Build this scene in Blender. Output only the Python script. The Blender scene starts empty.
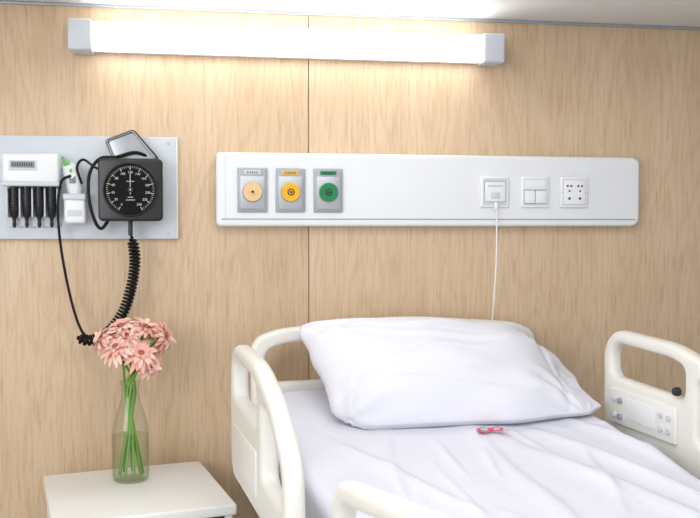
import bpy, bmesh, math, random
from mathutils import Vector, Matrix, noise, Euler
random.seed(7)
scene = bpy.context.scene
R = math.radians

# ---------------------------------------------------------------- materials
def srgb(r, g, b):
    f = lambda c: (c/255/12.92) if c/255 <= 0.04045 else ((c/255+0.055)/1.055)**2.4
    return (f(r), f(g), f(b), 1)

def mat(name, col, rough=0.5, metal=0.0, bump=0.0, bscale=60, emit=None, estr=0, var=0.04, vscale=8, spec=0.5, sss=0):
    m = bpy.data.materials.new(name); m.use_nodes = True
    nt = m.node_tree; b = nt.nodes['Principled BSDF']
    b.inputs['Roughness'].default_value = rough
    b.inputs['Metallic'].default_value = metal
    b.inputs['Specular IOR Level'].default_value = spec
    tc = nt.nodes.new('ShaderNodeTexCoord')
    n = nt.nodes.new('ShaderNodeTexNoise'); n.inputs['Scale'].default_value = vscale
    n.inputs['Detail'].default_value = 4
    nt.links.new(tc.outputs['Object'], n.inputs['Vector'])
    mx = nt.nodes.new('ShaderNodeMix'); mx.data_type = 'RGBA'
    mx.inputs[6].default_value = col
    mx.inputs[7].default_value = tuple(c*(1-var*2) for c in col[:3])+(1,)
    nt.links.new(n.outputs['Fac'], mx.inputs[0])
    nt.links.new(mx.outputs[2], b.inputs['Base Color'])
    if bump:
        n2 = nt.nodes.new('ShaderNodeTexNoise'); n2.inputs['Scale'].default_value = bscale
        n2.inputs['Detail'].default_value = 5
        nt.links.new(tc.outputs['Object'], n2.inputs['Vector'])
        bp = nt.nodes.new('ShaderNodeBump'); bp.inputs['Strength'].default_value = bump
        bp.inputs['Distance'].default_value = 0.01
        nt.links.new(n2.outputs['Fac'], bp.inputs['Height'])
        nt.links.new(bp.outputs['Normal'], b.inputs['Normal'])
    if emit:
        b.inputs['Emission Color'].default_value = emit
        b.inputs['Emission Strength'].default_value = estr
    if sss:
        b.inputs['Subsurface Weight'].default_value = sss
        b.inputs['Subsurface Radius'].default_value = (0.01, 0.006, 0.005)
    return m

def wood_mat():
    m = bpy.data.materials.new('pale_oak_laminate'); m.use_nodes = True
    nt = m.node_tree; b = nt.nodes['Principled BSDF']; L = nt.links.new
    b.inputs['Roughness'].default_value = 0.42
    tc = nt.nodes.new('ShaderNodeTexCoord')
    def noise_n(scale, sv, detail=6, dist=0.0, rough=0.6):
        mp = nt.nodes.new('ShaderNodeMapping'); mp.inputs['Scale'].default_value = sv
        L(tc.outputs['Object'], mp.inputs['Vector'])
        n = nt.nodes.new('ShaderNodeTexNoise'); n.inputs['Scale'].default_value = scale
        n.inputs['Detail'].default_value = detail; n.inputs['Distortion'].default_value = dist
        n.inputs['Roughness'].default_value = rough
        L(mp.outputs[0], n.inputs['Vector']); return n
    fine = noise_n(1.0, (120, 1, 9), 4)
    broad = noise_n(1.0, (7, 1, 0.9), 3, 0.6)
    cath = noise_n(1.0, (5.5, 1, 0.75), 2, 0.3, 0.4)
    mul = nt.nodes.new('ShaderNodeMath'); mul.operation = 'MULTIPLY'; mul.inputs[1].default_value = 95
    L(cath.outputs['Fac'], mul.inputs[0])
    sn = nt.nodes.new('ShaderNodeMath'); sn.operation = 'SINE'; L(mul.outputs[0], sn.inputs[0])
    mr = nt.nodes.new('ShaderNodeMapRange'); mr.inputs[1].default_value = 0.1; mr.inputs[2].default_value = 1
    mr.inputs[3].default_value = 0; mr.inputs[4].default_value = 0.22
    L(sn.outputs[0], mr.inputs[0])
    base = nt.nodes.new('ShaderNodeValToRGB')
    base.color_ramp.elements[0].position = 0.3; base.color_ramp.elements[0].color = srgb(207, 179, 147)
    base.color_ramp.elements[1].position = 0.7; base.color_ramp.elements[1].color = srgb(216, 191, 160)
    L(broad.outputs['Fac'], base.inputs['Fac'])
    m1 = nt.nodes.new('ShaderNodeMix'); m1.data_type = 'RGBA'
    L(mr.outputs[0], m1.inputs[0]); L(base.outputs[0], m1.inputs[6]); m1.inputs[7].default_value = srgb(186, 149, 112)
    fr = nt.nodes.new('ShaderNodeMapRange'); fr.inputs[1].default_value = 0.5; fr.inputs[2].default_value = 0.75
    fr.inputs[3].default_value = 0; fr.inputs[4].default_value = 0.75
    L(fine.outputs['Fac'], fr.inputs[0])
    m2 = nt.nodes.new('ShaderNodeMix'); m2.data_type = 'RGBA'
    L(fr.outputs[0], m2.inputs[0]); L(m1.outputs[2], m2.inputs[6]); m2.inputs[7].default_value = srgb(182, 146, 110)
    L(m2.outputs[2], b.inputs['Base Color'])
    bp = nt.nodes.new('ShaderNodeBump'); bp.inputs['Strength'].default_value = 0.06
    bp.inputs['Distance'].default_value = 0.002
    L(fine.outputs['Fac'], bp.inputs['Height']); L(bp.outputs['Normal'], b.inputs['Normal'])
    return m

def glass_mat(name, tint, edge, gloss_r=0.02, blend=0.3):
    m = bpy.data.materials.new(name); m.use_nodes = True
    nt = m.node_tree; L = nt.links.new
    nt.nodes.remove(nt.nodes['Principled BSDF'])
    out = nt.nodes['Material Output']
    t = nt.nodes.new('ShaderNodeBsdfTransparent')
    g = nt.nodes.new('ShaderNodeBsdfGlossy'); g.inputs['Roughness'].default_value = gloss_r
    lw = nt.nodes.new('ShaderNodeLayerWeight'); lw.inputs['Blend'].default_value = blend
    cr = nt.nodes.new('ShaderNodeMix'); cr.data_type = 'RGBA'
    cr.inputs[6].default_value = tint
    cr.inputs[7].default_value = edge
    L(lw.outputs['Facing'], cr.inputs[0]); L(cr.outputs[2], t.inputs['Color'])
    fr = nt.nodes.new('ShaderNodeMapRange'); fr.inputs[1].default_value = 0; fr.inputs[2].default_value = 1
    fr.inputs[3].default_value = 0.04; fr.inputs[4].default_value = 0.55
    pw = nt.nodes.new('ShaderNodeMath'); pw.operation = 'POWER'; pw.inputs[1].default_value = 3
    L(lw.outputs['Facing'], pw.inputs[0]); L(pw.outputs[0], fr.inputs[0])
    mx = nt.nodes.new('ShaderNodeMixShader')
    L(fr.outputs[0], mx.inputs[0]); L(t.outputs[0], mx.inputs[1]); L(g.outputs[0], mx.inputs[2])
    L(mx.outputs[0], out.inputs['Surface'])
    return m

M = {}
M['wood'] = wood_mat()
M['seam'] = mat('seam_dark', srgb(100, 80, 60), 0.8)
M['paint'] = mat('white_paint', srgb(232, 234, 236), 0.7, bump=0.03, bscale=200)
M['soffit'] = mat('soffit_paint', srgb(240, 242, 244), 0.6, var=0.01)
M['floor'] = mat('vinyl_floor', srgb(186, 183, 177), 0.35, vscale=3, var=0.08)
M['white'] = mat('white_plastic', srgb(236, 238, 240), 0.35, var=0.01)
M['white2'] = mat('white_laminate', srgb(236, 236, 233), 0.4, var=0.01)
M['alu'] = mat('white_powdercoat', srgb(233, 235, 238), 0.4, var=0.01)
M['board'] = mat('grey_white_board', srgb(203, 210, 218), 0.4, var=0.015)
M['cap'] = mat('endcap_grey', srgb(205, 210, 217), 0.4, var=0.01)
M['cream'] = mat('cream_bed_plastic', srgb(233, 231, 224), 0.38, var=0.012)
M['cream2'] = mat('cream_panel', srgb(236, 235, 231), 0.4, var=0.01)
M['black'] = mat('black_plastic', srgb(22, 23, 26), 0.35)
M['blackface'] = mat('black_dial', srgb(10, 11, 13), 0.7, spec=0.2)
M['rubber'] = mat('black_rubber', srgb(16, 16, 18), 0.5, spec=0.3)
M['dark'] = mat('dark_slot', srgb(40, 40, 42), 0.6)
M['mark'] = mat('white_marks', srgb(215, 215, 212), 0.6)
M['steel'] = mat('satin_steel', srgb(185, 188, 192), 0.35, metal=0.8, var=0.05)
M['holder'] = mat('brushed_holder', srgb(168, 170, 173), 0.3, metal=0.85, var=0.15, vscale=20)
M['greyplate'] = mat('grey_plate', srgb(164, 171, 178), 0.38, metal=0.25, var=0.05)
M['lcd'] = mat('lcd', srgb(120, 130, 125), 0.25)
M['peach'] = mat('peach_disc', srgb(236, 200, 144), 0.45)
M['yellow'] = mat('yellow_disc', srgb(244, 182, 28), 0.45)
M['green'] = mat('green_disc', srgb(16, 132, 74), 0.45)
M['lgreen'] = mat('green_tip', srgb(120, 190, 110), 0.45)
M['diff'] = mat('lit_diffuser', srgb(250, 250, 250), 0.5, emit=(1, 0.985, 0.95, 1), estr=8.5)
M['sheet'] = mat('cotton_sheet', srgb(226, 227, 238), 0.85, bump=0.12, bscale=45, var=0.012, spec=0.2)
M['pillow'] = mat('pillowcase_cotton', srgb(230, 231, 240), 0.85, bump=0.22, bscale=15, var=0.01, spec=0.2)
M['petal'] = mat('petal_pink', srgb(248, 184, 170), 0.6, var=0.08, vscale=60, sss=0.25)
M['petal2'] = mat('petal_salmon', srgb(252, 212, 198), 0.6, var=0.06, vscale=60, sss=0.25)
M['fcent'] = mat('gerbera_centre', srgb(214, 130, 104), 0.8, bump=0.6, bscale=700, var=0.2, vscale=300)
M['stem'] = mat('stem_green', srgb(122, 172, 66), 0.5, var=0.15, vscale=30)
M['glass'] = glass_mat('clear_glass', (0.97, 0.985, 0.975, 1), (0.70, 0.77, 0.73, 1))
M['water'] = glass_mat('vase_water', (0.95, 0.965, 0.91, 1), (0.84, 0.88, 0.76, 1))
M['ribbon'] = mat('pink_ribbon', srgb(230, 96, 128), 0.5)
M['cord'] = mat('white_cord', srgb(240, 240, 238), 0.5)

# ---------------------------------------------------------------- helpers
def link(o, parent=None):
    scene.collection.objects.link(o)
    if parent: o.parent = parent
    return o

def empty(name, loc=(0, 0, 0), rotz=0):
    e = bpy.data.objects.new(name, None); e.empty_display_size = 0.05
    e.location = loc; e.rotation_euler = (0, 0, rotz)
    return link(e)

def from_bm(name, bm, mats, parent=None, smooth=True, angle=35):
    me = bpy.data.meshes.new(name)
    bmesh.ops.recalc_face_normals(bm, faces=bm.faces)
    bm.to_mesh(me); bm.free()
    if not isinstance(mats, (list, tuple)): mats = [mats]
    for m in mats: me.materials.append(m)
    if smooth:
        me.polygons.foreach_set('use_smooth', [True]*len(me.polygons))
        try: me.set_sharp_from_angle(angle=R(angle))
        except Exception: pass
    return link(bpy.data.objects.new(name, me), parent)

def rbox(name, size, loc, m, parent=None, bev=0.004, seg=3, rot=None):
    bm = bmesh.new()
    bmesh.ops.create_cube(bm, size=1)
    bmesh.ops.scale(bm, vec=size, verts=bm.verts)
    if bev > 0:
        bmesh.ops.bevel(bm, geom=bm.edges[:], offset=min(bev, min(size)*0.49), segments=seg, profile=0.5, affect='EDGES')
    if rot: bmesh.ops.rotate(bm, cent=(0, 0, 0), matrix=Euler(rot).to_matrix(), verts=bm.verts)
    o = from_bm(name, bm, m, parent)
    o.location = loc
    return o

def catmull(pts, n=10):
    P = [Vector(p) for p in pts]
    P = [P[0]*2-P[1]] + P + [P[-1]*2-P[-2]]
    out = []
    for i in range(1, len(P)-2):
        for k in range(n):
            t = k/n
            a, b, c, d = P[i-1], P[i], P[i+1], P[i+2]
            out.append(0.5*((2*b)+(c-a)*t+(2*a-5*b+4*c-d)*t*t+(-a+3*b-3*c+d)*t*t*t))
    out.append(P[-2]); return out

def tube(name, pts, r, m, parent=None, seg=10, smooth_n=8, rfun=None):
    path = catmull(pts, smooth_n) if smooth_n else [Vector(p) for p in pts]
    bm = bmesh.new(); rings = []
    t0 = (path[1]-path[0]).normalized()
    ref = Vector((0, 0, 1)) if abs(t0.z) < 0.9 else Vector((1, 0, 0))
    nrm = t0.cross(ref).normalized()
    for i, p in enumerate(path):
        t = (path[min(i+1, len(path)-1)]-path[max(i-1, 0)]).normalized()
        nrm = (nrm - t*nrm.dot(t)).normalized(); bn = t.cross(nrm)
        rr = rfun(i/(len(path)-1)) if rfun else r
        rings.append([bm.verts.new(p+(nrm*math.cos(a)+bn*math.sin(a))*rr) for a in [2*math.pi*k/seg for k in range(seg)]])
    for i in range(len(rings)-1):
        for k in range(seg):
            bm.faces.new((rings[i][k], rings[i][(k+1) % seg], rings[i+1][(k+1) % seg], rings[i+1][k]))
    bm.faces.new(rings[0]); bm.faces.new(rings[-1])
    return from_bm(name, bm, m, parent)

def lathe(name, prof, m, parent=None, loc=(0, 0, 0), seg=48, rot=None, angle=40):
    bm = bmesh.new(); rings = []
    for r, z in prof:
        if r < 1e-6: rings.append([bm.verts.new((0, 0, z))])
        else: rings.append([bm.verts.new((r*math.cos(2*math.pi*k/seg), r*math.sin(2*math.pi*k/seg), z)) for k in range(seg)])
    for a, b in zip(rings, rings[1:]):
        for k in range(seg):
            k2 = (k+1) % seg
            if len(a) == 1 and len(b) == 1: continue
            if len(a) == 1: bm.faces.new((a[0], b[k], b[k2]))
            elif len(b) == 1: bm.faces.new((a[k], a[k2], b[0]))
            else: bm.faces.new((a[k], a[k2], b[k2], b[k]))
    if rot: bmesh.ops.rotate(bm, cent=(0, 0, 0), matrix=Euler(rot).to_matrix(), verts=bm.verts)
    o = from_bm(name, bm, m, parent, angle=angle); o.location = loc
    return o

def disc(name, r, th, loc, m, parent, seg=40, bev=0.001):
    return lathe(name, [(0, 0), (r, 0), (r, th-bev), (r-bev, th), (0, th)], m, parent, loc, seg, rot=(R(90), 0, 0))

def fillet(pts):
    out = []; n = len(pts)
    for i in range(n):
        p = Vector(pts[i][:2]); r = pts[i][2]
        a = Vector(pts[i-1][:2]); b = Vector(pts[(i+1) % n][:2])
        da = (a-p); db = (b-p); la, lb = da.length, db.length
        da.normalize(); db.normalize()
        ang = math.acos(max(-1, min(1, da.dot(db))))
        if r <= 0 or ang > 3.12: out.append(p); continue
        d = min(r/math.tan(ang/2), la*0.48, lb*0.48)
        p1 = p+da*d; p2 = p+db*d
        rr = d*math.tan(ang/2)
        c = p + (da+db).normalized()*(rr/math.sin(ang/2))
        a1 = math.atan2(p1.y-c.y, p1.x-c.x); a2 = math.atan2(p2.y-c.y, p2.x-c.x)
        dd = (a2-a1+math.pi) % (2*math.pi)-math.pi
        k = 8
        for j in range(k+1):
            t = a1+dd*j/k; out.append(c+Vector((math.cos(t), math.sin(t)))*rr)
    return out

def plate(name, outline, holes, th, bev, m, parent, mapf):
    cu = bpy.data.curves.new(name, 'CURVE'); cu.dimensions = '2D'; cu.fill_mode = 'BOTH'
    cu.extrude = th/2-bev; cu.bevel_depth = bev; cu.bevel_resolution = 3; cu.offset = -bev
    for pl in [outline]+holes:
        pp = fillet(pl)
        s = cu.splines.new('POLY'); s.points.add(len(pp)-1)
        for q, p in zip(s.points, pp): q.co = (p.x, p.y, 0, 1)
        s.use_cyclic_u = True
    o = bpy.data.objects.new(name+'_tmp', cu); scene.collection.objects.link(o)
    dg = bpy.context.evaluated_depsgraph_get(); dg.update()
    me = bpy.data.meshes.new_from_object(o.evaluated_get(dg))
    bpy.data.objects.remove(o)
    bm = bmesh.new(); bm.from_mesh(me); bpy.data.meshes.remove(me)
    bmesh.ops.remove_doubles(bm, verts=bm.verts, dist=1e-5)
    for v in bm.verts: v.co = Vector(mapf(*v.co))
    return from_bm(name, bm, m, parent, angle=40)

# ---------------------------------------------------------------- room
def room():
    wb = empty('wall_back')
    xs = [-2.4, -1.172, 0.328, 1.828, 3.2]
    for i in range(4):
        x0, x1 = xs[i]+0.0012, xs[i+1]-0.0012
        rbox('wood_panel_%d' % (i+1), (x1-x0, 0.02, 2.45), ((x0+x1)/2, 0.01, 1.225), M['wood'], wb, 0.001, 2)
    rbox('backing', (5.6, 0.08, 2.45), (0.4, 0.065, 1.225), M['seam'], wb, 0)
    rbox('floor', (5.6, 5.0, 0.1), (0.4, -2.4, -0.05), M['floor'], None, 0)
    rbox('ceiling', (5.6, 5.0, 0.1), (0.4, -2.4, 2.50), M['paint'], None, 0)
    rbox('wall_left', (0.1, 5.0, 2.45), (-2.45, -2.4, 1.225), M['paint'], None, 0)
    rbox('wall_right', (0.1, 5.0, 2.45), (3.25, -2.4, 1.225), M['paint'], None, 0)
    rbox('trim_1', (5.6, 0.75, 0.372), (0.4, -0.375, 2.2635), M['soffit'], None, 0.004)
    rbox('soffit_shadow_line', (5.6, 0.010, 0.008), (0.4, -0.005, 2.073), M['greyplate'], None, 0.001)  # thin grey strip stands in for the shadow line under the soffit
    rbox('baseboard_back', (5.6, 0.014, 0.09), (0.4, -0.007, 0.045), M['cap'], None, 0.003)
room()

# ---------------------------------------------------------------- wall lamp
def wall_lamp():
    e = empty('wall_light_fixture', (0.2765, 0, 1.972))
    Lh = 1.315/2
    rbox('housing', (1.315-0.02, 0.045, 0.078), (0, -0.0225, 0), M['white'], e, 0.004)
    rbox('diffuser', (1.315-0.13, 0.05, 0.082), (0, -0.058, 0), M['diff'], e, 0.014, 4)
    for s, n in ((-1, 'end_cap_1'), (1, 'end_cap_2')):
        rbox(n, (0.068, 0.088, 0.09), (s*(Lh-0.034), -0.044, 0), M['cap'], e, 0.006, 4)
wall_lamp()

# ---------------------------------------------------------------- bed head unit
PX0, PX1, PZ0, PZ1, PD = 0.041, 1.408, 1.416, 1.640, 0.052
def bed_head():
    e = empty('medical_bedhead_panel', ((PX0+PX1)/2, 0, (PZ0+PZ1)/2))
    W, H = PX1-PX0, PZ1-PZ0
    hw, hh = W/2, H/2
    ol = [(-hw, -hh, .014), (-hw, hh, .014), (hw, hh, .028), (hw, -hh, .028)]
    plate('body', ol, [], PD, 0.010, M['alu'], e, lambda x, y, z: (x, z-PD/2, y))
    rbox('lower_groove', (W-0.03, 0.001, 0.004), (0, -PD+0.0003, -hh+0.022), M['greyplate'], e, 0)
    rbox('end_joint', (0.0015, 0.001, H-0.03), (-hw+0.028, -PD+0.0003, 0), M['cap'], e, 0)
bed_head()

def gas_outlet(x, m):
    e = empty('gas_outlet', (x, -PD-0.0003, 1.526))
    rbox('face_plate', (0.089, 0.010, 0.134), (0, -0.005, 0), M['greyplate'], e, 0.003)
    rbox('inner_frame', (0.074, 0.003, 0.100), (0, -0.0112, -0.008), M['steel'], e, 0.002)
    rbox('label', (0.050, 0.002, 0.012), (0, -0.0110, 0.053), m if m is not M['peach'] else M['mark'], e, 0.0005)
    for i in range(5):
        rbox('label_letter_%d' % i, (0.003, 0.001, 0.006), (-0.014+i*0.007, -0.0122, 0.053), M['dark'], e, 0)
    disc('collar', 0.031, 0.006, (0, -0.012, -0.006), M['greyplate'], e)
    disc('colour_ring', 0.0285, 0.012, (0, -0.012, -0.006), m, e)
    disc('port_rim', 0.0105, 0.015, (0, -0.012, -0.006), M['dark'] if m is not M['peach'] else M['peach'], e)
    disc('port', 0.007, 0.016, (0, -0.012, -0.006), m, e)
    disc('port_hole', 0.0045, 0.0165, (0, -0.012, -0.006), M['black'], e)
    for i, (a, b) in enumerate(((-1, -1), (1, -1), (-1, 1), (1, 1))):
        disc('screw_%d' % (i+1), 0.0032, 0.0015, (a*0.038, -0.010, b*0.060), M['steel'], e, 14, 0.0004)
for x, k in ((0.1495, 'peach'), (0.2650, 'yellow'), (0.381, 'green')): gas_outlet(x, M[k])

def sq_plate(name, x):
    e = empty(name, (x, -PD-0.0003, 1.525))
    rbox('face_plate', (0.092, 0.009, 0.098), (0, -0.0045, 0), M['white'], e, 0.003)
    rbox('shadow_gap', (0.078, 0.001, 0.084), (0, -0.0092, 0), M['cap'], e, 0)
    return e
def sockets():
    e = sq_plate('nurse_call_switch', 0.9125)
    rbox('insert', (0.066, 0.004, 0.062), (0, -0.011, 0), M['white'], e, 0.0015)
    rbox('insert_edge', (0.068, 0.002, 0.064), (0, -0.010, 0), M['lcd'], e, 0)
    rbox('indicator', (0.050, 0.001, 0.007), (0, -0.0133, 0.018), M['cap'], e, 0)
    rbox('button', (0.030, 0.003, 0.020), (0, -0.0137, -0.012), M['cap'], e, 0.001)
    rbox('cord_grip', (0.010, 0.012, 0.022), (0.002, -0.016, -0.044), M['white'], e, 0.003)
    tube('pull_cord', [(0.002, -0.018, -0.05), (0.003, -0.02, -0.12), (0.001, -0.022, -0.22), (-0.003, -0.014, -0.34), (-0.006, 0.004, -0.44), (-0.008, 0.012, -0.50)], 0.0022, M['cord'], e)
    e = sq_plate('light_switch', 1.0458)
    for s, n in ((-1, 'rocker_1'), (1, 'rocker_2')):
        rbox(n, (0.035, 0.006, 0.040), (s*0.0185, -0.0115, -0.016), M['white'], e, 0.002, rot=(R(4*s), 0, 0))
        rbox(n+'_edge', (0.0365, 0.002, 0.042), (s*0.0185, -0.0098, -0.016), M['lcd'], e, 0)
    rbox('name_strip', (0.072, 0.003, 0.030), (0, -0.0105, 0.024), M['white'], e, 0.001)
    e = sq_plate('power_socket', 1.1776)
    rbox('socket_face', (0.072, 0.004, 0.078), (0, -0.011, 0), M['white'], e, 0.002)
    k = 0
    for sx in (-1, 1):
        for (dx, dz, r) in ((-0.006, 0.020, .0036), (0.006, 0.020, .0036), (0, 0.004, .0032)):
            k += 1
            disc('pin_hole_%d' % k, r, 0.0006, (sx*0.018+dx, -0.0129, dz), M['dark'], e, 16, 0.0002)
        k += 1
        disc('earth_hole_%d' % k, 0.0042, 0.0006, (sx*0.018, -0.0129, -0.020), M['dark'], e, 16, 0.0002)
    disc('screw_1', 0.002, 0.001, (-0.041, -0.0088, 0), M['steel'], e, 12, 0.0003)
    disc('screw_2', 0.002, 0.001, (0.041, -0.0088, 0), M['steel'], e, 12, 0.0003)
sockets()

# ---------------------------------------------------------------- left diagnostic board
def diag():
    e = empty('diagnostic_mounting_board', (-0.4, 0, 1.531))
    rbox('board', (0.646, 0.024, 0.306), (0, -0.012, 0), M['board'], e, 0.003)
    rbox('lit_edge_strip', (0.004, 0.025, 0.306), (0.3245, -0.0125, 0), M['white'], e, 0.001)  # white strip paints the board's right edge as lit
    for i, (a, b) in enumerate(((1, 1), (1, -1), (-1, 1), (-1, -1))):
        disc('screw_%d' % (i+1), 0.005, 0.002, (a*0.30, -0.024, b*0.135), M['steel'], e, 16, 0.0005)
    s = empty('specula_dispenser', (-0.489, -0.0255, 1.53))
    rbox('cap_box', (0.158, 0.060, 0.086), (0, -0.030, 0.054), M['white'], s, 0.008)
    rbox('cap_step', (0.162, 0.064, 0.014), (0, -0.031, 0.009), M['cap'], s, 0.004)
    rbox('display_bezel', (0.078, 0.003, 0.030), (-0.02, -0.0605, 0.062), M['cap'], s, 0.002)
    rbox('display', (0.066, 0.002, 0.018), (-0.02, -0.0622, 0.064), M['lcd'], s, 0)
    for i in range(9):
        rbox('display_digit_%d' % i, (0.003, 0.001, 0.010), (-0.047+i*0.0065, -0.0634, 0.064), M['dark'], s, 0)
    rbox('back_plate', (0.150, 0.008, 0.12), (0, -0.004, -0.055), M['cap'], s, 0.002)
    for i in range(4):
        x = -0.052+i*0.035
        lathe('specula_stack_%d' % i, [(0, 0), (0.0125, 0), (0.0125, -0.055), (0.011, -0.088), (0.006, -0.094), (0.0045, -0.104), (0.006, -0.112), (0.003, -0.122), (0, -0.122)], M['black'], s, (x, -0.026, 0.004), 20)
        for k in range(8):
            lathe('specula_rim_%d_%d' % (i, k), [(0.0120, 0), (0.0138, 0.0015), (0.0120, 0.003)], M['dark'], s, (x, -0.026, -0.010-k*0.0085), 20)
        rbox('tube_rib_%d' % i, (0.004, 0.036, 0.085), (x+0.0175, -0.022, -0.045), M['cap'], s, 0.001)
    rbox('tube_rib_4', (0.004, 0.036, 0.085), (-0.0695, -0.022, -0.045), M['cap'], s, 0.001)
    t = empty('ear_thermometer', (-0.372, -0.0255, 1.50))
    rbox('cradle', (0.062, 0.052, 0.084), (0.004, -0.026, -0.034), M['white'], t, 0.010, 4)
    rbox('cradle_lip', (0.066, 0.058, 0.020), (0.004, -0.029, 0.002), M['cap'], t, 0.006, 3)
    rbox('cradle_label', (0.040, 0.002, 0.018), (0.004, -0.053, -0.045), M['cap'], t, 0.001)
    tube('handset', [(0.004, -0.030, 0.0), (0.002, -0.032, 0.035), (-0.004, -0.036, 0.070), (-0.012, -0.046, 0.098)], 0.017, M['white'], t, 16, 6,
         rfun=lambda q: 0.017+0.008*math.sin(q*3.1))
    rbox('handset_screen', (0.018, 0.004, 0.022), (0.000, -0.057, 0.052), M['lcd'], t, 0.002, rot=(R(-8), 0, 0))
    tube('probe_tip', [(-0.014, -0.050, 0.094), (-0.022, -0.058, 0.106), (-0.028, -0.064, 0.114)], 0.008, M['lgreen'], t, 14, 5, rfun=lambda q: 0.010-0.005*q)
    rbox('green_button', (0.008, 0.005, 0.010), (-0.004, -0.062, 0.078), M['lgreen'], t, 0.002)
    g = empty('wall_blood_pressure_gauge', (-0.2065, -0.0255, 1.523))
    rbox('wall_bracket', (0.075, 0.030, 0.10), (0.01, -0.015, 0.01), M['steel'], g, 0.004)
    S = 0.0915
    ol = [(-S, -S, .014), (-S, S, .014), (S, S, .014), (S, -S, .014)]
    plate('case', ol, [], 0.05, 0.006, M['black'], g, lambda x, y, z: (x, z-0.055, y))
    Y = -0.080
    lathe('bezel_ring', [(0.074, 0), (0.074, 0.006), (0.076, 0.007), (0.079, 0.006), (0.080, 0)], M['black'], g, (0, Y, 0), 64, rot=(R(90), 0, 0))
    disc('dial_face', 0.074, 0.002, (0, Y, 0), M['blackface'], g, 64)
    bm = bmesh.new()
    for i in range(61):
        a = R(-90-30-(i*300/60)); big = (i % 5 == 0)
        r0, r1 = (0.058 if big else 0.063), 0.069
        w = 0.0009 if big else 0.0004
        c, s_ = math.cos(a), math.sin(a)
        vs = [bm.verts.new((r*c-q*s_, Y-0.0026, r*s_+q*c)) for r, q in ((r0, -w), (r0, w), (r1, w), (r1, -w))]
        bm.faces.new(vs)
    from_bm('scale_ticks', bm, M['mark'], g, False)
    for i in range(0, 13):
        a = R(-120-i*25); tx = bpy.data.curves.new('num', 'FONT'); tx.body = str(i*20 if i else 0); tx.size = 0.0095
        tx.align_x = 'CENTER'; tx.align_y = 'CENTER'
        o = bpy.data.objects.new('t', tx); scene.collection.objects.link(o)
        dg = bpy.context.evaluated_depsgraph_get(); dg.update()
        me = bpy.data.meshes.new_from_object(o.evaluated_get(dg)); bpy.data.objects.remove(o)
        me.materials.clear(); me.materials.append(M['mark'])
        n = bpy.data.objects.new('dial_number_%d' % i, me)
        n.location = (0.050*math.cos(a), Y-0.0026, 0.050*math.sin(a)); n.rotation_euler = (R(90), 0, 0)
        link(n, g)
    tube('needle', [(0, Y-0.006, -0.014), (0, Y-0.006, 0.050)], 0.0010, M['mark'], g, 6, 0)
    disc('needle_hub', 0.008, 0.008, (0, Y, 0), M['dark'], g, 24)
    disc('hub_cap', 0.0025, 0.009, (0, Y, 0), M['mark'], g, 16)
    for i, (w, z) in enumerate(((0.022, 0.024), (0.016, -0.022), (0.026, -0.030))):
        rbox('dial_text_%d' % i, (w, 0.001, 0.0025), (0, Y-0.0022, z), M['greyplate'], g, 0)
    hw, hh = 0.043, 0.052
    ct, st = math.cos(R(22)), math.sin(R(22))
    mp = lambda x, y, z: (-0.013+x*ct-y*st, z-0.040, 0.112+x*st+y*ct)
    ol = [(-hw, -hh, .004), (-hw, hh, .008), (hw, hh, .012), (hw+.034, -hh, .004)]
    plate('cuff_holder_back', ol, [], 0.006, 0.002, M['holder'], g, lambda x, y, z: mp(x, y, z+0.002))
    ins = [(-hw+.004, -hh+.004, .003), (-hw+.004, hh-.004, .006), (hw-.004, hh-.004, .010), (hw+.026, -hh+.004, .003)]
    plate('cuff_holder_walls', ol, [ins], 0.024, 0.0015, M['holder'], g, lambda x, y, z: mp(x, y, z))
    o1 = [(-hw-.002, -hh, .004), (-hw-.002, hh+.002, .010), (hw+.002, hh+.002, .014), (hw+.038, -hh, .004)]
    i1 = [(-hw+.001, -hh+.006, .003), (-hw+.001, hh-.001, .006), (hw-.001, hh-.001, .010), (hw+.030, -hh+.006, .003)]
    plate('cuff_holder_rim', o1, [i1], 0.006, 0.001, M['black'], g, lambda x, y, z: mp(x, y, z-0.010))
    q = lambda a, b, y=-0.055: (a*0.00292, y, -b*0.0029)
    tube('air_hose', [q(20, -33, -.03), q(4, -38, -.05), q(-14, -33, -.06), q(-30, -31, -.06), q(-40, -16, -.06), q(-41, 8, -.06), q(-36, 30, -.06), q(-30, 39, -.05), q(-24, 32, -.04), q(-20, 20, -.03)], 0.0050, M['rubber'], g)
    tube('air_hose_2', [q(-14, -30, -.05), q(-24, -20, -.06), q(-34, -22, -.065), q(-46, -30, -.06), q(-52, -22, -.06), q(-48, -6, -.05)], 0.0038, M['rubber'], g)
    tube('thermometer_lead', [q(-58, -14, -.06), q(-67, -8, -.06), q(-71, 15, -.055), q(-70, 48, -.05), q(-65, 84, -.05), q(-58, 118, -.05), q(-51, 140, -.05), q(-44, 149, -.05), q(-34, 152, -.05)], 0.0040, M['rubber'], g)
    tube('hose_nipple', [q(-1, 30, -.05), q(-1, 46, -.055)], 0.0065, M['black'], g, 12, 3)
    base = catmull([q(-1, 44), q(2, 58), q(3, 76), q(-1, 100), q(-8, 122), q(-20, 140), q(-34, 150), q(-45, 152), q(-53, 148)], 60)
    pts = []
    acc = 0; nrm = Vector((0, 1, 0))
    for i, p in enumerate(base):
        t = (base[min(i+1, len(base)-1)]-base[max(i-1, 0)]).normalized()
        if i: acc += (base[i]-base[i-1]).length
        nrm = (nrm-t*nrm.dot(t)).normalized(); b = t.cross(nrm)
        u = i/(len(base)-1)
        rad = 0.0135*min(1, max(0, (u-0.03)/0.06))*min(1, (1-u)/0.04+0.15)
        a = acc/0.0105*2*math.pi
        pts.append(p+(nrm*math.cos(a)+b*math.sin(a))*rad)
    tube('coiled_hose', pts, 0.0038, M['rubber'], g, 7, 0)
diag()

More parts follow.
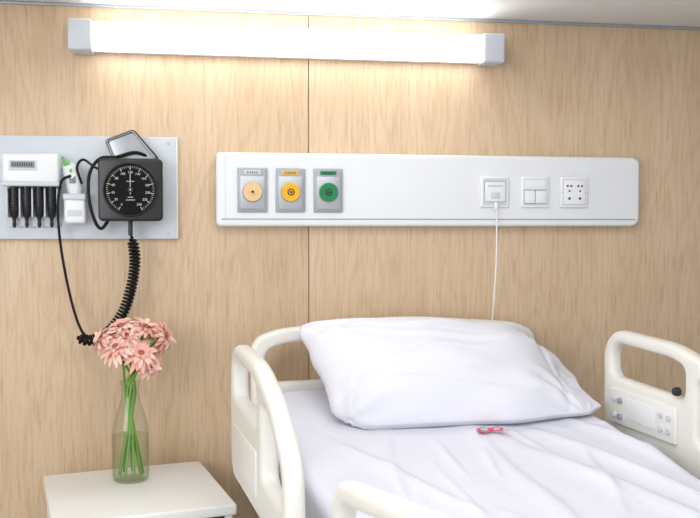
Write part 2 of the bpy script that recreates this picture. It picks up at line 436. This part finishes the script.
# ---------------------------------------------------------------- bedside cabinet
NZ = 0.703
def cabinet():
    e = empty('bedside_cabinet', (-0.186, -0.316, 0), R(12))
    W, D = 0.452, 0.462
    rbox('top', (W, D, 0.028), (0, 0, NZ-0.014), M['white2'], e, 0.005)
    rbox('side_left', (0.018, D-0.03, NZ-0.028-0.06), (-W/2+0.017, 0, (NZ-0.028+0.06)/2), M['white2'], e, 0.002)
    rbox('side_right', (0.018, D-0.03, NZ-0.028-0.06), (W/2-0.017, 0, (NZ-0.028+0.06)/2), M['white2'], e, 0.002)
    rbox('back', (W-0.03, 0.012, NZ-0.1), (0, D/2-0.02, (NZ+0.03)/2), M['white2'], e, 0.001)
    rbox('bottom', (W-0.03, D-0.04, 0.018), (0, 0, 0.07), M['white2'], e, 0.001)
    rbox('top_shade_strip', (W-0.04, 0.01, 0.03), (0, -D/2+0.035, NZ-0.04), M['dark'], e, 0)  # dark strip stands in for the shade beneath the cabinet top
    rbox('drawer_front', (W-0.028, 0.02, 0.15), (0, -D/2+0.02, NZ-0.125), M['white2'], e, 0.003)
    rbox('door_front', (W-0.028, 0.02, 0.40), (0, -D/2+0.02, NZ-0.41), M['white2'], e, 0.003)
    rbox('drawer_handle', (0.12, 0.018, 0.012), (0, -D/2+0.002, NZ-0.12), M['steel'], e, 0.004)
    rbox('door_handle', (0.012, 0.018, 0.12), (W/2-0.06, -D/2+0.002, NZ-0.32), M['steel'], e, 0.004)
    for i, (a, b) in enumerate(((-1, -1), (1, -1), (-1, 1), (1, 1))):
        lathe('foot_%d' % (i+1), [(0, 0), (0.016, 0), (0.018, 0.055), (0.024, 0.062), (0, 0.062)], M['steel'], e, (a*(W/2-0.04), b*(D/2-0.05), 0), 20)
cabinet()

# ---------------------------------------------------------------- vase + flowers
VX, VY = -0.203, -0.223
def vase():
    e = empty('glass_vase', (VX, VY, NZ+0.0005))
    prof = [(0, 0.0), (0.044, 0), (0.049, 0.004), (0.0505, 0.015), (0.0505, 0.13), (0.047, 0.158), (0.038, 0.190), (0.029, 0.218), (0.0245, 0.240), (0.0240, 0.262), (0.0265, 0.270), (0.0270, 0.278), (0.0255, 0.280), (0.0240, 0.276)]
    lathe('bottle', prof, M['glass'], e, (0, 0, 0), 56, angle=60)
    lathe('water', [(0, 0.006), (0.043, 0.006), (0.0488, 0.018), (0.0488, 0.128), (0, 0.128)], M['water'], e, (0, 0, 0), 48)
vase()

def gerbera(name, pos, direction, r, pm, parent, seed):
    rnd = random.Random(seed); bm = bmesh.new()
    def petal(ang, L, w, lift, droop, z0, mi):
        n = 6; rows = []
        twist = rnd.uniform(-0.2, 0.2)
        for i in range(n+1):
            t = i/n; rr = 0.006+L*t
            z = z0 + lift*t*L - droop*t*t*L
            ww = w*(0.35+0.65*math.sin(math.pi*min(1, t*0.85+0.12)))*(1 if t < 0.95 else 0.55)
            row = []
            for s in (-1, 0, 1):
                x, y = rr, s*ww
                zz = z+(0.0015 if s else 0)+s*twist*ww
                row.append(bm.verts.new((x*math.cos(ang)-y*math.sin(ang), x*math.sin(ang)+y*math.cos(ang), zz)))
            rows.append(row)
        for a, b in zip(rows, rows[1:]):
            for k in range(2):
                f = bm.faces.new((a[k], a[k+1], b[k+1], b[k])); f.material_index = mi
    for lay, (cnt, Lf, lift, droop, z0) in enumerate(((18, 1.0, 0.2, 0.5, 0.0), (15, 0.85, 0.45, 0.5, 0.002), (11, 0.5, 0.7, 0.3, 0.004))):
        off = rnd.random()
        for i in range(cnt):
            a = 2*math.pi*(i+off+rnd.uniform(-0.25, 0.25))/cnt
            petal(a, (r-0.006)*Lf*rnd.uniform(0.85, 1.1), r*0.145, lift+rnd.uniform(-.2, .2), droop+rnd.uniform(-.15, .3), z0, 0 if lay != 1 else 3)
    for ring, (cnt, rad) in enumerate(((1, 0), (6, .003), (12, .006), (16, .0085))):
        for i in range(cnt):
            a = 2*math.pi*i/cnt+ring
            mtx = Matrix.Translation((rad*math.cos(a), rad*math.sin(a), 0.007-rad*rad*18))
            g = bmesh.ops.create_icosphere(bm, subdivisions=1, radius=0.0021, matrix=mtx)
            for v in g['verts']:
                for f in v.link_faces: f.material_index = 1
    g = bmesh.ops.create_cone(bm, cap_ends=True, segments=14, radius1=0.003, radius2=0.011, depth=0.014, matrix=Matrix.Translation((0, 0, -0.006)))
    for v in g['verts']:
        for f in v.link_faces: f.material_index = 2
    q = Vector(direction).normalized().to_track_quat('Z', 'Y')
    bmesh.ops.rotate(bm, cent=(0, 0, 0), matrix=q.to_matrix(), verts=bm.verts)
    o = from_bm(name, bm, [pm, M['fcent'], M['stem'], M['petal2'] if pm is M['petal'] else M['petal']], parent, angle=80)
    o.location = pos
    return o

def bouquet():
    e = empty('gerbera_bouquet', (VX, VY, NZ))
    k = 0.00279
    F = [(-27, 144, -0.02, (-0.85, -0.25, 0.45), .048), (-9, 155, 0.01, (-0.25, -0.3, 0.9), .050), (15, 154, 0.015, (0.3, -0.25, 0.9), .048),
         (35, 146, -0.01, (0.97, -0.3, 0.35), .048), (-12, 137, -0.045, (-0.35, -0.6, 0.75), .052), (12, 130, -0.05, (0.2, -0.6, 0.75), .052),
         (21, 118, -0.035, (0.5, -0.8, 0.1), .044), (25, 138, 0.03, (0.6, 0.3, 0.6), .044), (-3, 146, -0.02, (-0.05, -0.55, 0.85), .046)]
    for i, (dx, h, dy, d, r) in enumerate(F):
        p = Vector((dx*k, dy, h*k)); dn = Vector(d).normalized()
        gerbera('flower_head_%d' % (i+1), p, d, r, M['petal'] if i % 2 else M['petal2'], e, i*11+3)
        a = 2*math.pi*i/len(F)
        neck = Vector((0.014*math.cos(a), 0.014*math.sin(a), 0.255))
        a2 = a+math.pi+0.5
        bot = Vector((0.034*math.cos(a2), 0.034*math.sin(a2), 0.016))
        mid = neck.lerp(bot, 0.5)
        tube('stem_%d' % (i+1), [bot, mid, neck, (p-dn*0.035+neck)*0.5+Vector((0, 0, 0.012)), p-dn*0.03, p-dn*0.008], 0.0036, M['stem'], e, 8, 6)
bouquet()

# ---------------------------------------------------------------- hospital bed
bed = empty('hospital_bed', (0.600, -0.120, 0), R(7))
MW = 0.455
def mz(Y):
    a = 0.80; b = 0.80+(Y+0.95)*0.158
    return 0.5*(a+b+math.sqrt((a-b)**2+0.0008))

FOLDS = []
_r = random.Random(21)
for base in ((-.2, -.40, -.38, -1.1, .009, .020), (.05, -.42, .02, -1.3, .008, .022), (.22, -.45, .40, -1.0, .014, .018), (.10, -.50, .42, -1.3, .011, .024),
             (-.40, -.35, -.15, -.9, .009, .018), (.34, -.36, .45, -.75, .011, .015), (-.1, -.9, .3, -1.5, .009, .026), (-.3, -1.1, -.1, -1.7, .008, .024), (.15, -.45, .2, -.9, .008, .014)):
    FOLDS.append(base)
for _ in range(22):
    x = _r.uniform(-.42, .42); y = _r.uniform(-1.3, -.38); an = _r.gauss(-1.45, 0.38); L = _r.uniform(.15, .5)
    FOLDS.append((x, y, x+L*math.cos(an), y+L*math.sin(an), _r.uniform(.003, .007)*_r.choice((1, 1, -1)), _r.uniform(.008, .018)))
def fold(X, Y):
    z = 0.009*noise.noise(Vector((X*2.2+3, Y*2.2, 1.3)))
    w = noise.noise(Vector((X*2.5, Y*2.5, 5)))*0.05
    for (x0, y0, x1, y1, amp, wd) in FOLDS:
        dx, dy = x1-x0, y1-y0; L2 = dx*dx+dy*dy
        t = ((X+w-x0)*dx+(Y-y0)*dy)/L2
        if t < -0.1 or t > 1.1: continue
        d = ((X+w-x0)*dy-(Y-y0)*dx)/math.sqrt(L2)
        if abs(d) > wd*4: continue
        d = d/wd*(0.6 if d > 0 else 1.3)
        z += amp*math.exp(-d*d)*max(0, math.sin(math.pi*min(1, max(0, (t+0.1)/1.2))))
    z += 0.003*noise.noise(Vector((X*9, Y*5, 2)))
    return z

def mattress():
    bm = bmesh.new(); rings = []
    NY, NX = 240, 110
    Y0, Y1 = -0.03, -1.98; T = 0.13; rc = 0.03
    for j in range(NY+1):
        Y = Y0+(Y1-Y0)*j/NY
        e = min(j, NY-j); sh = 0.0 if e > 3 else rc*(1-math.sqrt(1-((3-e)/3)**2))*0.8
        z = mz(Y); ring = []
        for i in range(NX+1):
            X = -MW+rc+(2*MW-2*rc)*i/NX
            ring.append((X, z-sh+fold(X, Y)))
        zr = z+fold(MW-rc, Y)-sh; zl = z+fold(-MW+rc, Y)-sh
        for a in (22, 45, 68, 90): ring.append((MW-rc+rc*math.sin(R(a)), zr-rc+rc*math.cos(R(a))))
        rp = 0.006*noise.noise(Vector((3, Y*14, 0)))
        ring += [(MW+rp, z-0.07), (MW-0.004, z-T+0.01), (MW-0.02, z-T)]
        rp = 0.006*noise.noise(Vector((8, Y*14, 0)))
        ring += [(-MW+0.02, z-T), (-MW+0.004, z-T+0.01), (-MW-rp, z-0.07)]
        for a in (90, 68, 45, 22): ring.append((-MW+rc-rc*math.sin(R(a)), zl-rc+rc*math.cos(R(a))))
        rings.append([bm.verts.new((x, Y, zz)) for x, zz in ring])
    n = len(rings[0])
    for a, b in zip(rings, rings[1:]):
        for k in range(n): bm.faces.new((a[k], a[(k+1) % n], b[(k+1) % n], b[k]))
    bm.faces.new(rings[0]); bm.faces.new(rings[-1])
    from_bm('mattress_with_sheet', bm, M['sheet'], bed, angle=60)
mattress()

RS = -0.275
def rail_map(side, zoff=0.0):
    return lambda x, y, z: (side*0.548+z+zoff, RS-x, y)
def rails():
    head = [(0, .775, .06), (-.004, 1.122, .085), (.33, 1.112, .5), (.52, 1.058, .35), (.665, .965, .09), (.675, .775, .06)]
    hole1 = [(.042, .985, .03), (.036, 1.084, .045), (.31, 1.074, .3), (.37, 1.058, .03), (.37, .975, .025)]
    hole2 = [(.42, .870, .025), (.42, 1.042, .025), (.50, 1.020, .1), (.620, .945, .05), (.630, .870, .025)]
    foot = [(.975, .755, .06), (.985, 1.030, .065), (1.40, 1.098, .3), (1.70, 1.088, .09), (1.72, .755, .06)]
    fh1 = [(1.012, .86, .03), (1.018, .999, .050), (1.40, 1.067, .1), (1.67, 1.056, .06), (1.68, .91, .03), (1.3, .86, .1)]
    for side, nm in ((-1, 'left'), (1, 'right')):
        plate('head_side_rail_'+nm, head, [hole1, hole2], 0.042, 0.015, M['cream'], bed, rail_map(side))
        plate('foot_side_rail_'+nm, foot, [fh1], 0.034, 0.014, M['cream'], bed, rail_map(side))
        for k, s in enumerate((.22, .55, 1.15, 1.55)):
            rbox('rail_arm_%s_%d' % (nm, k), (0.02, 0.05, 0.26), (side*0.518, RS-s, 0.70), M['steel'], bed, 0.006)
            rbox('rail_pivot_%s_%d' % (nm, k), (0.09, 0.04, 0.04), (side*0.475, RS-s, 0.60), M['steel'], bed, 0.008)
        xo = side*0.5695
        rbox('rail_emboss_'+nm, (0.005, 0.30, 0.10), (xo, RS-0.22, .87), M['cream2'], bed, 0.002)
        xi = side*0.524
        rbox('control_panel_'+nm, (0.010, 0.30, 0.100), (xi, RS-0.20, .905), M['cream2'], bed, 0.004)
        rbox('control_inset_'+nm, (0.003, 0.13, 0.060), (xi-side*0.006, RS-0.20, .908), M['white'], bed, 0.001)
        for k, s in enumerate((.075, .105)):
            for zz in (.88, .925):
                lathe('control_knob_%s_%d_%d' % (nm, k, int(zz*1000)), [(0, 0), (.009, 0), (.008, .008), (0, .009)], M['greyplate'] if k else M['cap'], bed, (xi-side*0.005, RS-s, zz), 20, rot=(0, R(-90*side), 0))
        for k, s in enumerate((.29, .325)):
            for zz in (.885, .92):
                lathe('control_button_%s_%d_%d' % (nm, k, int(zz*1000)), [(0, 0), (.008, 0), (.008, .005), (0, .006)], M['cap'], bed, (xi-side*0.005, RS-s, zz), 20, rot=(0, R(-90*side), 0))
        lathe('release_knob_'+nm, [(0, 0), (.011, 0), (.012, .008), (.009, .016), (0, .018)], M['dark'], bed, (side*0.526, RS-0.355, .995), 24, rot=(0, R(-90*side), 0))
rails()

def boards():
    hb = [(-.46, .66, .04), (-.463, 1.085, .085), (-.38, 1.112, .2), (0, 1.142, 1.5), (.38, 1.112, .2), (.463, 1.085, .085), (.46, .66, .04)]
    hl = [(-.418, .955, .03), (-.420, 1.050, .035), (-.36, 1.068, .1), (-.17, 1.083, .03), (-.17, .955, .03)]
    hr = [(-x, y, r) for x, y, r in hl]
    plate('headboard', hb, [hl, hr], 0.036, 0.014, M['cream'], bed, lambda x, y, z: (x, 0.03+z, y))
    fb = [(-.46, .50, .04), (-.463, .93, .085), (-.38, .955, .2), (0, .975, 1.5), (.38, .955, .2), (.463, .93, .085), (.46, .50, .04)]
    plate('footboard', fb, [[(-.40, .82, .03), (-.40, .90, .03), (-.17, .925, .03), (-.17, .82, .03)], [(.40, .82, .03), (.40, .90, .03), (.17, .925, .03), (.17, .82, .03)]],
          0.036, 0.014, M['cream'], bed, lambda x, y, z: (x, -2.03+z, y))
    rbox('back_section', (0.86, 0.86, 0.03), (0, -0.50, 0.72), M['cream'], bed, 0.006, rot=(R(9.0), 0, 0))
    rbox('seat_section', (0.86, 1.02, 0.03), (0, -1.45, 0.645), M['cream'], bed, 0.006)
    for s in (-1, 1):
        rbox('side_beam_%d' % s, (0.04, 1.96, 0.06), (s*0.42, -1.0, 0.58), M['cream'], bed, 0.008)
        rbox('headboard_post_%d' % s, (0.03, 0.03, 0.20), (s*0.38, 0.0, 0.62), M['steel'], bed, 0.006)
        rbox('base_beam_%d' % s, (0.05, 1.8, 0.06), (s*0.36, -1.0, 0.17), M['cream'], bed, 0.008)
    for k, y in enumerate((-0.02, -0.98, -1.96)):
        rbox('cross_beam_%d' % k, (0.86, 0.04, 0.05), (0, y, 0.58), M['cream'], bed, 0.008)
    for k, y in enumerate((-0.35, -1.6)):
        rbox('base_cross_%d' % k, (0.76, 0.05, 0.06), (0, y, 0.17), M['cream'], bed, 0.008)
        rbox('lift_column_%d' % k, (0.12, 0.12, 0.42), (0, y, 0.36), M['steel'], bed, 0.01)
    for i, (a, b) in enumerate(((-1, -0.2), (1, -0.2), (-1, -1.8), (1, -1.8))):
        lathe('castor_wheel_%d' % i, [(0, -.014), (.05, -.014), (.062, -.01), (.062, .01), (.05, .014), (0, .014)], M['dark'], bed, (a*0.36, b, 0.062), 32, rot=(0, R(90), 0))
        rbox('castor_fork_%d' % i, (0.045, 0.05, 0.075), (a*0.36, b, 0.115), M['cap'], bed, 0.012)
boards()

# ---------------------------------------------------------------- pillow
def pillow():
    e = empty('pillow', (0.600, -0.120, 0), R(7))
    bm = bmesh.new(); NU, NV = 160, 96
    W, H, T = 0.815, 0.465, 0.100
    tilt = R(30); roll = R(-4.0)
    cb, sb = math.cos(tilt), math.sin(tilt)
    C = Vector((0.074, -0.235, 1.004))
    def sst(x, a, b):
        t = min(1, max(0, (x-a)/(b-a))); return t*t*(3-2*t)
    def pt(u, v, side):
        ub = (u+1)/1.84*2-1
        au, av = min(1, abs(ub)), abs(v)
        th = T*(max(0, 1-au**2.8)**0.56)*(max(0, 1-av**2.2)**0.56)
        th = max(th, 0.008*(1-av**8)**.5 if u > 0.7 else 0)
        if abs(u) >= 1 or abs(v) >= 1: th = 0
        a = u*W/2*(1-0.04*(1-v*v))
        b = v*H/2*(1-(0.080 if v > 0 else 0.04)*(1-u*u))
        cr = max(0, abs(u)-0.72)/0.28*max(0, abs(v)-0.6)/0.4
        k = (0.10 if v < 0 else 0.055)*cr*cr
        a *= 1-k; b *= 1-k*1.6
        a += -0.030*v*(0.25+0.75*(1-sst(u, -1, 1)))
        b += 0.055*sst(u, 0.15, 1.0)*(1-v)/2
        a += 0.010*noise.noise(Vector((v*2.5, u, 4)))
        b += 0.008*noise.noise(Vector((u*2.5, v, 9)))
        wr = 0.013*noise.noise(Vector((u*2.4, v*2.0, 1+side)))
        for (cu, cv, ph) in ((-1, 1, 0), (-1, -1, 1.3), (0.84, 1, 2.1), (0.84, -1, .6)):
            du, dv = (u-cu)*W/2, (v-cv)*H/2
            d = math.hypot(du, dv)
            if d > 0.45: continue
            wr += 0.008*math.sin(math.atan2(dv, du)*12+ph+noise.noise(Vector((u*2, v*2, 3)))*2.5)*math.exp(-(d/0.17)**2)*min(1, d/0.05)
        for (c0, sl, am, wd) in ((0.25, -0.25, .007, .07), (-0.35, 0.18, -.006, .06), (0.62, 0.1, .006, .05), (-0.62, -0.12, .007, .05), (0.0, 0.4, .006, .05)):
            dd = v-(c0+sl*u+0.14*noise.noise(Vector((u*2, c0*9, 7))))
            wr += am*math.exp(-(dd/wd)**2)*(0.5+0.5*noise.noise(Vector((u*1.7, c0*5, 2))))*1.4
        wr -= 0.008*math.exp(-((ub-0.86+0.04*math.sin(v*5))/0.035)**2)
        ed = min(1, (1-abs(u))*8)*min(1, (1-abs(v))*8)
        th += wr*ed
        n = side*th
        a2 = a*math.cos(roll)-b*math.sin(roll); b2 = a*math.sin(roll)+b*math.cos(roll)
        droop = 0.085*max(0, (u-0.4)/0.6)**1.5*(0.3+0.7*(v+1)/2)
        P = C+Vector((a2, b2*cb-n*sb, b2*sb+n*cb-droop))
        lim = -0.012
        if P.y > lim: P.y = lim-(P.y-lim)*0.3
        g = mz(P.y)+0.008
        if side < 0:
            if P.z < g: P.z = g+0.0004
        else:
            if P.z < g+0.014: P.z = g+0.014*math.exp((P.z-g-0.014)*20)
        return P
    top = [[None]*(NV+1) for _ in range(NU+1)]; bot = [[None]*(NV+1) for _ in range(NU+1)]
    ease = lambda t: math.sin(t*math.pi/2)*0.6+t*0.4
    for i in range(NU+1):
        u = ease(-1+2*i/NU)
        for j in range(NV+1):
            v = ease(-1+2*j/NV)
            top[i][j] = bm.verts.new(pt(u, v, 1))
            if i in (0, NU) or j in (0, NV): bot[i][j] = top[i][j]
            else: bot[i][j] = bm.verts.new(pt(u, v, -1))
    for i in range(NU):
        for j in range(NV):
            bm.faces.new((top[i][j], top[i+1][j], top[i+1][j+1], top[i][j+1]))
            q = (bot[i][j+1], bot[i+1][j+1], bot[i+1][j], bot[i][j])
            try: bm.faces.new(q)
            except Exception: pass
    from_bm('pillowcase', bm, M['pillow'], e, angle=180)
pillow()

# ---------------------------------------------------------------- ribbon on the sheet
def ribbon():
    Mx = Matrix.Translation((0.6, -0.12, 0)) @ Matrix.Rotation(R(7), 4, 'Z')
    rx, ry = 0.075, -0.472
    p = Mx @ Vector((rx, ry, mz(ry)+fold(rx, ry)+0.003))
    e = empty('pink_ribbon', p, R(7))
    def strip(name, pts, w):
        path = catmull(pts, 6); bm = bmesh.new(); rows = []
        for i, q in enumerate(path):
            t = (path[min(i+1, len(path)-1)]-path[max(i-1, 0)]).normalized()
            s = t.cross(Vector((0, 0.35, 1))).normalized()*w/2
            rows.append([bm.verts.new(q-s), bm.verts.new(q+s)])
        for a, b in zip(rows, rows[1:]): bm.faces.new((a[0], a[1], b[1], b[0]))
        o = from_bm(name, bm, M['ribbon'], e, angle=80)
        md = o.modifiers.new('s', 'SOLIDIFY'); md.thickness = 0.001
    strip('loop_1', [(0, 0, .004), (-.016, .012, .010), (-.032, .006, .008), (-.030, -.006, .004), (-.012, -.004, .004), (0, 0, .006)], 0.010)
    strip('loop_2', [(0, 0, .004), (.016, .012, .009), (.030, .008, .008), (.028, -.006, .005), (.012, -.004, .004), (0, 0, .006)], 0.010)
    strip('tail_1', [(0, 0, .005), (.020, -.012, .003), (.048, -.008, .004)], 0.010)
    strip('tail_2', [(0, 0, .005), (-.018, -.012, .003), (-.040, -.016, .004)], 0.010)
    rbox('knot', (0.012, 0.012, 0.009), (0, 0, .006), M['ribbon'], e, 0.003)
ribbon()

# ---------------------------------------------------------------- lights
def area(name, loc, target, sx, sy, power, col=(1, 1, 1)):
    l = bpy.data.lights.new(name, 'AREA'); l.shape = 'RECTANGLE'; l.size = sx; l.size_y = sy
    l.energy = power; l.color = col
    o = bpy.data.objects.new(name, l); o.location = loc
    o.rotation_euler = (Vector(target)-Vector(loc)).to_track_quat('-Z', 'Y').to_euler()
    scene.collection.objects.link(o)
area('overhead_fill', (0.3, -2.0, 2.43), (0.3, -2.0, 0), 1.6, 1.0, 24, (1, 0.99, 0.97))  # unseen overhead fill lamp, added for soft light from above
area('front_left_fill', (-1.9, -3.2, 1.8), (0.5, -0.3, 1.0), 1.8, 1.5, 54, (0.98, 0.99, 1))  # added fill lamp out of view at front left, no window there

w = bpy.data.worlds.new('World'); scene.world = w; w.use_nodes = True
w.node_tree.nodes['Background'].inputs[0].default_value = (0.97, 0.975, 1, 1)
w.node_tree.nodes['Background'].inputs[1].default_value = 1.02

scene.view_settings.view_transform = 'Standard'
scene.view_settings.look = 'None'
scene.view_settings.exposure = 0.0

# ---------------------------------------------------------------- camera
cam = bpy.data.cameras.new('Camera'); cam.sensor_width = 36; cam.lens = 36*900/700
co = bpy.data.objects.new('Camera', cam); scene.collection.objects.link(co)
co.location = (0, -2.8, 1.42)
co.rotation_euler = (R(90-2.16), 0, R(-9.3))
cam.clip_start = 0.05
cam.dof.use_dof = True; cam.dof.focus_distance = 2.6; cam.dof.aperture_fstop = 5.6
scene.camera = co
